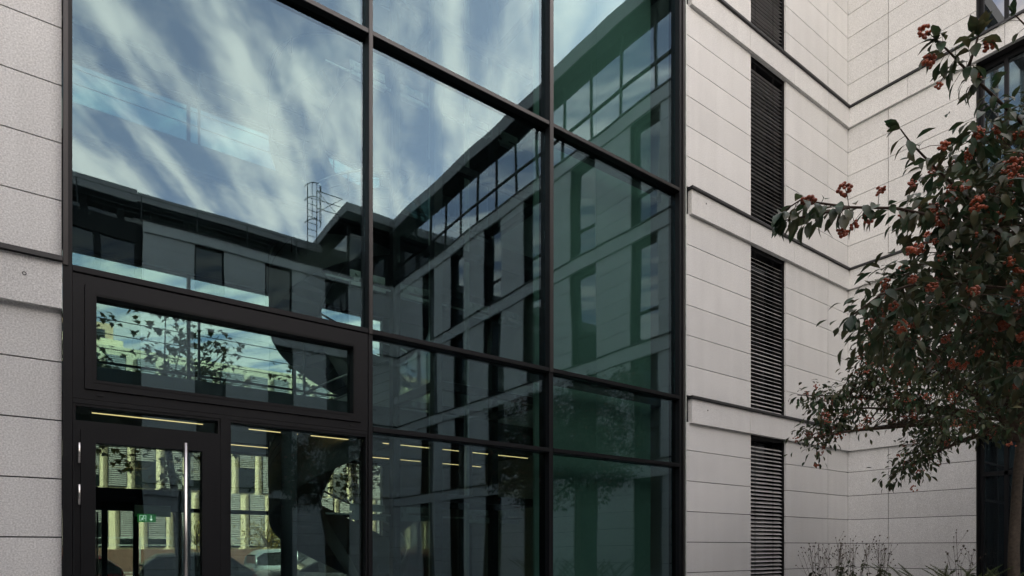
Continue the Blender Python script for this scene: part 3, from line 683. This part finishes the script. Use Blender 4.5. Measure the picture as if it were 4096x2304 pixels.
def put_leaf(p, d, scale=1.0, solo=True):
    base = random.choice(LEAFV); m3 = orient(d)
    if solo and nleaf[0] < 296:
        o = link('leaf', base, tr1); o.location = Vector(p)-T1; o.rotation_euler = m3.to_euler(); o.scale = (scale,)*3; nleaf[0] += 1
    else: scatter_leaves(fol[0], fol[1], base, m3, (scale, p))
twigs = MB()
def put_cluster(p, scale=1.0):
    o = link('berry_cluster', random.choice(CLU), tr1); o.location = Vector(p)-T1; o.rotation_euler = (random.uniform(0, 6), random.uniform(0, 6), random.uniform(0, 6)); o.scale = (scale*1.15,)*3
def along(pts, step):
    out = []
    for a, b in zip(pts[:-1], pts[1:]):
        L_ = (b-a).length; n = max(1, int(L_/step))
        for i in range(n): out.append((a+(b-a)*(i/n), (b-a).normalized()))
    return out
solo_limbs = (0, 1, 2, 3, 4)
for li, pts in enumerate(LP):
    q = pts[1:] if len(pts) > 4 and li not in (1, 3) else pts
    if li in (0, 2, 4): q = pts[2:]
    for p, t in along(q, .018 if li < 2 else .021 if li < 4 else .03 if li in solo_limbs else .04):
        if random.random() < .12: continue
        side = t.cross(Vector((0, 0, 1))).normalized()*random.choice((-1, 1))
        d = t*random.uniform(.1, .9)+side*random.uniform(.2, 1)+Vector((0, 0, random.uniform(-1.0, .25)))
        stalk = p+d.normalized()*random.uniform(.02, .06); twigs.tube([p, stalk], .0013, 4, False)
        put_leaf(stalk, d+Vector((0, 0, -.35)), random.uniform(.7, 1.15), li in solo_limbs)
        if li < 5 and random.random() < .75:
            d2 = -side*random.uniform(.3, 1)+t*random.uniform(-.2, .8)+Vector((0, 0, random.uniform(-1.1, .3))); put_leaf(p+d2.normalized()*.03, d2, random.uniform(.7, 1.1), True)
    for _ in range(8 if li < 4 else 4):                       # leaves fanning out at the tip
        t = (pts[-1]-pts[-2]).normalized(); put_leaf(pts[-1], t+Vector((random.uniform(-.8, .8), random.uniform(-.8, .8), random.uniform(-.9, .3))), random.uniform(.8, 1.1), li in solo_limbs)
# berry bunches picked off the photograph on the free branches
for x, y, dep, s_ in ((3700, 125, 2.96, 1.0), (3718, 245, 2.95, 1.05), (3755, 340, 2.97, .8), (3925, 95, 2.95, 1.05), (3950, 185, 2.98, 1.0), (3912, 315, 3.02, .8), (3236, 806, 2.89, 1.25), (3382, 757, 2.93, 1.15), (3368, 930, 2.92, 1.0), (3420, 900, 2.93, .8), (3473, 870, 2.95, .95), (3518, 763, 2.97, .85), (3775, 580, 3.0, 1.1), (3880, 615, 3.05, .9), (3610, 862, 2.99, .6), (3650, 733, 3.0, .7)):
    p = at(x, y, dep); put_cluster(p, s_)
    near = min((pp for pts in LP for pp, _ in along(pts, .05)), key=lambda c: (c-p).length); twigs.tube([near, (near+p)/2+Vector((0, 0, .01)), p], .0016, 4, False)
DENSE = [(3560, 830), (3680, 740), (3820, 590), (3960, 470), (4120, 400), (4500, 330), (4650, 1500), (4096, 1560), (3900, 1500), (3720, 1430), (3520, 1370), (3400, 1270), (3560, 1110), (3640, 960)]
cl_n = 0
centres = []
while len(centres) < 340:
    x, y = random.uniform(3380, 4650), random.uniform(330, 1560)
    if inpoly(x, y, DENSE): centres.append(at(x, y, random.uniform(2.9, 4.1)))
for c in centres:
    b0 = c+Vector((random.uniform(.05, .2), random.uniform(-.2, 0), random.uniform(-.15, .1))); twigs.tube([b0, (b0+c)/2+Vector((0, 0, .02)), c], .0022, 4, False)
    for _ in range(14):
        p = c+Vector((random.gauss(0, .07), random.gauss(0, .07), random.gauss(0, .055)))
        put_leaf(p, (p-c)+Vector((random.uniform(-.06, .06), random.uniform(-.06, .06), -.05)), random.uniform(.6, 1.0), False)
    if random.random() < .7:
        put_cluster(c+Vector((random.uniform(-.08, .02), random.uniform(-.1, .05), random.uniform(-.07, .07))), random.uniform(.7, 1.15))
fo = mesh('foliage', fol[0], fol[1], 'leaf', tr1, True); fo['kind'] = 'stuff'
twigs.build('twigs', 'twig', tr1)['kind'] = 'stuff'

# ---- farther berry tree with its trunk in view
TB = Vector((at(4055, 2100, 8.0).x, at(4055, 2100, 8.0).y, .3))
tr2 = thing('berry_tree', 'slender trunked tree with small leaves and orange berries before the stone corner', 'tree', TB)
tp = [TB, Vector((*at(4055, 2200, 8.0).xy, 1.6)), at(4068, 1950, 8.0), at(4085, 1760, 8.0), at(4090, 1640, 8.0)]
MB().tube(tp, [.075, .060, .054, .055, .048], 12).build('trunk', 'bark', tr2, True)
hub = tp[-2]
def cpx(L_): return [(2048+x/1.258, 1152+y/1.258) for x, y in L_]
FAR = [cpx(p) for p in ([(1700, 420), (1760, 330), (1800, 200), (2000, 60), (2600, -300), (3100, -300), (3200, 300), (3100, 720), (2500, 720), (2400, 730), (2280, 770), (2150, 850), (2020, 940), (1910, 975), (1890, 960), (1930, 850), (2000, 760), (2020, 700), (1900, 660), (1800, 650), (1760, 740), (1720, 760), (1700, 700), (1690, 520)],
    [(1425, 545), (1520, 540), (1560, 510), (1650, 500), (1700, 540), (1740, 690), (1680, 720), (1600, 700), (1560, 660), (1540, 600), (1430, 590)],
    [(1520, 650), (1560, 640), (1620, 700), (1560, 780), (1500, 830), (1430, 820), (1440, 780), (1500, 760), (1440, 730), (1500, 690)])]
lv2 = [leaf_mesh(.075, .034, .3, .4, 4, 'leaf', 'leaf'), leaf_mesh(.064, .032, .3, .6, 4, 'leaf', 'leaf')]
V2, F2, VB, FB = [], [], [], []; br = MB()
cents = []
while len(cents) < 720:
    x, y = random.uniform(3170, 4600), random.uniform(900, 1930)
    if not any(inpoly(x, y, P_) for P_ in FAR): continue
    w = min(1, max(.12, (x-3150)/700)); cents.append(at(x, y, 7.9+random.uniform(-1.5, 1.3)*w))
tips = [(3190, 1580), (3200, 1760), (3570, 1900), (3400, 1300), (3300, 1640), (3800, 1700), (4300, 1300), (4400, 1600), (3700, 1100), (4000, 900), (3650, 1500), (3900, 1350), (4250, 1000)]
spines = []
for x, y in tips:
    e = at(x, y, 7.8+random.uniform(-.5, .3)); m_ = hub+(e-hub)*.5+Vector((0, 0, .18)); sp = [hub, hub+(m_-hub)*.5+Vector((0, 0, .12)), m_, m_+(e-m_)*.55+Vector((0, 0, .03)), e]
    br.tube(sp, [.045, .032, .022, .013, .005], 6); spines += [p for p, _ in along(sp, .12)]
for c in cents:
    nr = min(spines, key=lambda s_: (s_-c).length)
    if (nr-c).length < 1.6: br.tube([nr, (nr+c)/2+Vector((0, 0, .04)), c], [.006, .004, .0025], 4, False)
    for _ in range(20):
        p = c+Vector((random.gauss(0, .085), random.gauss(0, .085), random.gauss(0, .07)))
        d = (p-c)+Vector((random.uniform(-.1, .1), random.uniform(-.1, .1), -.05)); scatter_leaves(V2, F2, random.choice(lv2), orient(d), (random.uniform(.85, 1.35), p))
    for _ in range(random.choice((0, 0, 1, 2))):
        p = c+Vector((random.gauss(0, .1), random.gauss(0, .1), random.gauss(0, .08)))
        for _ in range(12): add_ico(VB, FB, (p.x+random.gauss(0, .024), p.y+random.gauss(0, .024), p.z+random.gauss(0, .018)), .0095, 1)
fo = mesh('foliage', V2, F2, 'leaf', tr2, True); fo['kind'] = 'stuff'
fo = mesh('berries', VB, FB, 'berry', tr2, True); fo['kind'] = 'stuff'
br.build('branch', 'twig', tr2, True)

# ---- planting bed with seed heads and ferns
bed = mesh('planting_bed', *(lambda b: (b.v, b.f))(MB().box(8.9, 13.8, 4.6, 6.6, .17, .45).box(10.9, 13.8, -3, 4.6, .17, .45)), 'soil'); bed['kind'] = 'structure'
def seed_plant(base, height, stems, spread, label):
    t = thing('seed_head_plant', label, 'plant', base, 'dry seed head plants in the bed'); sb = MB(); V, Fc = [], []; LV, LF = [], []
    lm = lv2[1]
    for k in range(stems):
        a = random.uniform(0, 6.28); r = random.uniform(.1, 1)*spread; e = Vector((base[0]+r*math.cos(a), base[1]+r*math.sin(a), base[2]+height*random.uniform(.62, 1.0)))
        b0 = Vector(base)+Vector((random.uniform(-.06, .06), random.uniform(-.06, .06), 0)); m_ = b0+(e-b0)*.6+Vector((0, 0, .08)); sb.tube([b0, m_, e], [.004, .003, .002], 4, False)
        heads = [e]
        for _ in range(random.choice((2, 3, 4))):
            s_ = m_+(e-m_)*random.uniform(.1, .8); q = s_+Vector((random.uniform(-.16, .16), random.uniform(-.16, .16), random.uniform(.1, .26))); sb.tube([s_, q], .0016, 3, False); heads.append(q)
        for q in heads: add_ico(V, Fc, q, random.uniform(.009, .014), 1)
        for _ in range(5):
            d = Vector((random.uniform(-1, 1), random.uniform(-1, 1), random.uniform(-.3, .3))); scatter_leaves(LV, LF, lm, orient(d), (random.uniform(.8, 1.7), m_+Vector((0, 0, random.uniform(-.3, .06)))))
    sb.build('stems', 'seed', t)['kind'] = 'stuff'; mesh('seed_heads', V, Fc, 'seed', t)['kind'] = 'stuff'; mesh('leaves', LV, LF, 'herb', t)['kind'] = 'stuff'
def gp(x, dep, z): v = at(x, 2200, dep); return (v.x, v.y, z)
for x, dep, h_, n, sp_ in ((3265, 11.2, 1.24, 12, .36), (3330, 11.4, 1.26, 12, .34), (3410, 11.7, 1.36, 14, .36), (3520, 11.0, 1.28, 12, .30)): seed_plant(gp(x, dep, .45), h_, n, sp_, 'wiry dry seed head plant in front of the stone corner')
seed_plant(gp(3850, 9.3, .45), 1.42, 7, .22, 'tall dry seed head plant beside the dark window of the stone wing')
def fern(base, n, L_, label):
    t = thing('fern', label, 'plant', base, 'ferns in the bed')
    for k in range(n):
        a = 6.28*k/n+random.uniform(-.3, .3); LV, LF = [], []; pts = []
        for i in range(11):
            s_ = i/10; pts.append(Vector((base[0]+math.cos(a)*L_*.65*s_, base[1]+math.sin(a)*L_*.65*s_, base[2]+L_*(1.05*s_-.35*s_*s_))))
        sb = MB().tube(pts, [.004]*10+[.0015], 4, False); n0 = 0
        for i in range(1, 40):
            s_ = i/40; j = min(9, int(s_*10)); p = pts[j]+(pts[j+1]-pts[j])*(s_*10-j); t_ = (pts[j+1]-pts[j]).normalized(); sd = t_.cross(Vector((0, 0, 1))).normalized(); w = .13*math.sin(math.pi*min(1, .18+s_*.85))
            for sg in (-1, 1):
                d = sd*sg+t_*.45; m3 = orient(d, 0)
                o = len(LV); q = [Vector((0, -.011, 0)), Vector((w*.5, -.013, .004)), Vector((w, 0, -.012)), Vector((w*.5, .013, .004)), Vector((0, .011, 0))]
                LV += [tuple(m3 @ c+p) for c in q]; LF.append(tuple(range(o, o+5)))
        LF2 = LF+[tuple(len(LV)+i for i in f) for f in sb.f]; mesh('frond', LV+sb.v, LF2, 'fern', t)
for x, dep, n, L_ in ((3750, 8.6, 9, 1.32), (3860, 8.2, 8, 1.22), (4030, 7.4, 8, 1.34), (3940, 8.9, 7, 1.2)): fern(gp(x, dep, .45), n, L_, 'green fern with arching fronds in the bed by the stone wing')

# ================================================================== STREET BEHIND THE HALL
sb_ = thing('street_building', 'cream rendered street building with upright strips of blinds beyond the glass hall', 'building', (8, 42, 0))
box('wall', -40, 60, 40.0, 52, -.04, 12.4, 'cream', sb_); box('plinth', -40, 60, 39.93, 39.998, -.03, 1.5, 'brickbase', sb_)
random.seed(11)
for i, (z0, z1) in enumerate(((1.6, 4.78), (4.86, 8.3), (8.38, 11.9))):
    x = -18.0
    while x < 40:
        w = random.choice((.9, .9, 1.0, 1.3)); wd = MB().box(x, x+w, 39.90, 39.97, z0, z1).build('window', 'wing_glass_dark', sb_, origin=(x, 39.95, z0))
        drop = random.choice((1, 1, .85, .6)); zb = z1-(z1-z0)*drop; b = MB()
        for k in range(int((z1-zb)/.11)): b.box(x+.04, x+w-.04, 39.86, 39.895, z1-.11*k-.085, z1-.11*k-.015)
        b.build('blind', 'blind', wd, origin=(x, 39.9, z0)); x += w+random.choice((.36, .42, .5))
# warm block farther along with projecting bands
ob = thing('street_building', 'ochre street block with long horizontal bands above the treetops', 'building', (-12, 52, 0))
box('wall', -30, 3.5, 52.2, 60, 12.0, 17.2, 'ochre', ob)
for z in (13.0, 14.9): box('balcony_band', -30.5, 4.0, 51.0, 52.19, z, z+.9, 'cream', ob); box('window_strip', -29, 3.0, 52.1, 52.19, z+.95, z+1.8, 'wing_glass_dark', ob)

def car(loc, rotz, mat, kind, label):
    t = thing('parked_car', label, 'car', loc, None, rotz)
    if kind == 'mpv': prof = [(-2.1, .35, .95, None), (-2.0, .3, 1.05, 1.35), (-1.75, .28, 1.02, 1.52), (-.6, .26, .99, 1.58), (.35, .26, .97, 1.50), (1.15, .26, .93, None), (1.7, .28, .84, None), (2.1, .34, .66, None)]
    elif kind == 'hatch': prof = [(-1.95, .36, .9, None), (-1.85, .3, .98, 1.12), (-1.45, .28, .96, 1.42), (-.5, .26, .94, 1.47), (.35, .26, .92, 1.38), (1.0, .26, .9, None), (1.55, .28, .82, None), (1.95, .34, .62, None)]
    else: prof = [(-2.3, .38, .9, None), (-2.15, .32, 1.0, None), (-1.65, .28, 1.0, None), (-.85, .26, .95, 1.38), (.1, .26, .93, 1.43), (.75, .26, .92, 1.30), (1.3, .26, .9, None), (1.9, .29, .8, None), (2.3, .36, .6, None)]
    V, Fc = [], []; W = .88
    secs = []
    for x, zl, zb, zr in prof:
        e = W*(1-.13*abs(x/2.3)**4); secs.append([(x, -e*.93, zl), (x, -e, zl+.2), (x, -e, zb-.18), (x, -e*.93, zb), (x, 0, zb+.02), (x, e*.93, zb), (x, e, zb-.18), (x, e, zl+.2), (x, e*.93, zl)])
    for s_ in secs: V += s_
    n = 9
    for i in range(len(secs)-1):
        for k in range(n-1): Fc.append((i*n+k, (i+1)*n+k, (i+1)*n+k+1, i*n+k+1))
        Fc.append((i*n+n-1, (i+1)*n+n-1, (i+1)*n, i*n))
    Fc.append(tuple(range(n))); Fc.append(tuple((len(secs)-1)*n+k for k in range(n))[::-1])
    def lm(name, V, Fc, mat, par, smooth=True):
        me = bpy.data.meshes.new(name); me.from_pydata(V, [], Fc); me.materials.append(M[mat]); me.polygons.foreach_set('use_smooth', [smooth]*len(me.polygons)); me.update(); return link(name, me, par)
    body = lm('body', V, Fc, mat, t)
    rr = [(x, zb, zr) for x, zl, zb, zr in prof if zr]; x0 = [p for p in prof if p[3]][0]; idx = [i for i, p in enumerate(prof) if p[3]]
    # glasshouse: windows ring and painted roof
    a = prof[idx[0]-1]; b = prof[idx[-1]+1]
    ring = [(a[0]*.97+.03, a[2]-.01, a[2]-.01)]+[(x, zb-.01, zr) for x, zb, zr in rr]+[(b[0], b[2]-.01, b[2]-.01)]
    V, Fc = [], []
    for x, zb, zr in ring: V += [(x, -.80, zb), (x, -.63 if zr > zb+.2 else -.74, zr-.03), (x, .63 if zr > zb+.2 else .74, zr-.03), (x, .80, zb)]
    for i in range(len(ring)-1):
        for k in range(3): Fc.append((4*i+k, 4*i+4+k, 4*i+5+k, 4*i+k+1))
    lm('windows', V, Fc, 'carglass', body, False)
    V, Fc = [], []
    for x, zb, zr in rr: V += [(x, -.70, zr-.09), (x, -.60, zr-.005), (x, 0, zr+.025), (x, .60, zr-.005), (x, .70, zr-.09)]
    for i in range(len(rr)-1):
        for k in range(4): Fc.append((5*i+k, 5*i+5+k, 5*i+6+k, 5*i+k+1))
    lm('roof', V, Fc, mat, body)
    pb = MB(); cuts = [rr[0], rr[len(rr)//2], rr[-1]]
    for sy in (-1, 1):
        for x, zb, zr in cuts: pb.tube([(x+(.05 if x > 0 else -.03), sy*.805, zb-.02), (x, sy*.665, zr-.05)], .032, 6)
        e0, e1 = ring[0], ring[1]; pb.tube([(e0[0], sy*.77, e0[1]), (e1[0], sy*.66, e1[2]-.04)], .035, 6)
        e0, e1 = ring[-1], ring[-2]; pb.tube([(e0[0], sy*.77, e0[1]), (e1[0], sy*.66, e1[2]-.04)], .032, 6)
    lm('pillars', pb.v, pb.f, mat, body)
    for sx in (-1.35, 1.32):
        for sy in (-1, 1):
            w = MB().tube([(sx, sy*.66, .32), (sx, sy*.90, .32)], .32, 20); wo = lm('wheel', w.v, w.f, 'rubber', t, False); r_ = MB().tube([(sx, sy*.90, .32), (sx, sy*.912, .32)], .21, 16); lm('rim', r_.v, r_.f, 'chrome', wo, False)
    xr, xf = prof[0][0], prof[-1][0]
    for sy in (-1, 1):
        o = MB().box(xr-.015, xr+.16, sy*.60-.16, sy*.60+.16, .74, .90); lm('tail_light', o.v, o.f, 'tail', body, False)
        o = MB().box(xf-.18, xf+.012, sy*.58-.16, sy*.58+.16, .58, .70); lm('headlight', o.v, o.f, 'head', body, False)
        o = MB().box(prof[idx[-1]][0]+.05, prof[idx[-1]][0]+.2, sy*.90-.08, sy*.90+.08, .93, 1.05); lm('mirror', o.v, o.f, mat, body, False)
        for xd in (-.75, .30): o = MB().box(xd, xd+.16, sy*.885-.012, sy*.885+.012, .76, .79); lm('door_handle', o.v, o.f, 'chrome', body, False)
    o = MB().box(xr-.02, xr+.02, -.26, .26, .52, .63); lm('number_plate', o.v, o.f, 'plate', body, False)
    return t
M['silver'] = plain('silver_paint', (.42, .50, .50), .3, .5, .5); M['white'] = plain('white_paint', (.75, .78, .76), .25); M['red'] = plain('red_paint', (.32, .02, .02), .25); M['black'] = plain('dark_paint', (.02, .03, .035), .2)
car((7.7, 23.5, -.02), 0, 'silver', 'mpv', 'silver estate car parked in the street behind the side light')
car((6.75, 17.3, -.02), 0, 'white', 'sedan', 'white saloon car with red tail lights parked along the near kerb')
car((-.42, 19.6, -.02), math.pi, 'red', 'hatch', 'red hatchback parked in the street seen through the door')
car((3.9, 20.8, -.02), 0, 'black', 'hatch', 'black car parked in the street behind the bicycle')

# bicycle by the back entrance
bi = thing('bicycle', 'bicycle standing on the pavement behind the inner door', 'bicycle', (2.55, 15.1, .10))
def bt(pts, r, name, mat, par=None): return MB().tube(pts, r, 6).build(name, mat, par or bi, True)
for x in (2.05, 3.08):
    w = bt([(x+.34*math.cos(6.2832*i/24), 15.1, .46+.34*math.sin(6.2832*i/24)) for i in range(25)], .018, 'wheel', 'rubber')
    for i in range(8): MB().tube([(x, 15.1, .46), (x+.33*math.cos(.785*i), 15.1, .46+.33*math.sin(.785*i))], .0025, 3).build('spoke', 'steel', w)
f = MB()
for p, q in (((2.05, .46), (2.5, .42)), ((2.5, .42), (2.38, .95)), ((2.05, .46), (2.40, .85)), ((2.5, .42), (2.92, .90)), ((2.40, .85), (2.90, .98)), ((2.89, 1.05), (3.08, .46))): f.tube([(p[0], 15.1, p[1]), (q[0], 15.1, q[1])], .016, 6)
f.build('frame', 'black', bi)
MB().tube([(2.26, 15.1, 1.0), (2.36, 15.1, 1.01), (2.52, 15.1, 1.0)], [.07, .05, .02], 8).build('saddle', 'rubber', bi)
MB().tube([(2.80, 14.82, 1.14), (2.92, 14.95, 1.14), (2.89, 15.1, 1.10), (2.92, 15.25, 1.14), (2.80, 15.38, 1.14)], .013, 6).build('handlebar', 'steel', bi)

# wire site fence across the street
fe = thing('site_fence', 'low metal mesh fence on the far pavement of the street', 'fence', (8, 36, .1))
for k in range(14): box('post', -14+3.5*k, -14+3.5*k+.05, 36, 36.05, .10, 2.1, 'galv', fe)
for z in (.35, 1.7, 2.05): box('rail', -14, 31.5, 36.01, 36.04, z, z+.04, 'galv', fe)

# street trees
def street_tree(base, crown, rad, n, lf, mat, label, grp=None, trunk_r=.14, scale=1.0):
    t = thing('street_tree', label, 'tree', base, grp); base = Vector(base); c = Vector(crown)
    MB().tube([base, base+(c-base)*.5+Vector((.08, .05, 0)), c-Vector((0, 0, rad[2]*.2))], [trunk_r, trunk_r*.75, trunk_r*.45], 10).build('trunk', 'bark', t, True)
    bb = MB(); V, Fc = [], []
    for k in range(n):
        while True:
            d = Vector((random.uniform(-1, 1), random.uniform(-1, 1), random.uniform(-1, 1)))
            if .25 < d.length < 1: break
        p = c+Vector((d.x*rad[0], d.y*rad[1], d.z*rad[2]))
        if k % 4 == 0: bb.tube([c-Vector((0, 0, rad[2]*.55)), (c+p)/2-Vector((0, 0, .2)), p], [.045, .025, .008], 5, False)
        for _ in range(12):
            q = p+Vector((random.gauss(0, .28), random.gauss(0, .28), random.gauss(0, .24)))*scale
            scatter_leaves(V, Fc, lf, orient(Vector((random.uniform(-1, 1), random.uniform(-1, 1), random.uniform(-1, .3)))), (random.uniform(.7, 1.2)*scale, q))
    bb.build('branch', 'bark', t, True); mesh('crown', V, Fc, mat, t)['kind'] = 'stuff'
maple = bpy.data.meshes.new('maple_leaf')
mv = [(0, 0, 0), (.02, .05, .01), (-.01, .10, 0), (.07, .065, .012), (.10, .10, 0), (.11, .05, .012), (.19, 0, -.02), (.11, -.05, .012), (.10, -.10, 0), (.07, -.065, .012), (-.01, -.10, 0), (.02, -.05, .01), (.07, 0, .018)]
maple.from_pydata(mv, [], [(12, i, i+1) for i in range(11)]+[(12, 11, 0)])
street_tree((2.9, 19.2, .08), (2.4, 19.0, 5.5), (2.7, 1.6, 2.3), 100, maple, 'maple', 'broad leaved street tree turning brown behind the tilt window', None, .14)
street_tree((7.9, 19.0, .08), (7.4, 18.6, 5.5), (2.2, 1.5, 2.2), 70, maple, 'maple', 'broad leaved street tree turning brown behind the staircase', None, .14)
street_tree((9.2, 34.6, .08), (9.2, 34.6, 2.2), (1.0, 1.0, 1.0), 60, lv2[0], 'yellow', 'small yellow autumn tree before the cream building', None, .07, 2.0)
street_tree((5.9, 35.2, .08), (5.9, 35.2, 2.4), (.8, .8, 1.2), 40, lv2[0], 'yellow', 'smaller yellow autumn shrub tree by the fence', None, .05, 2.0)
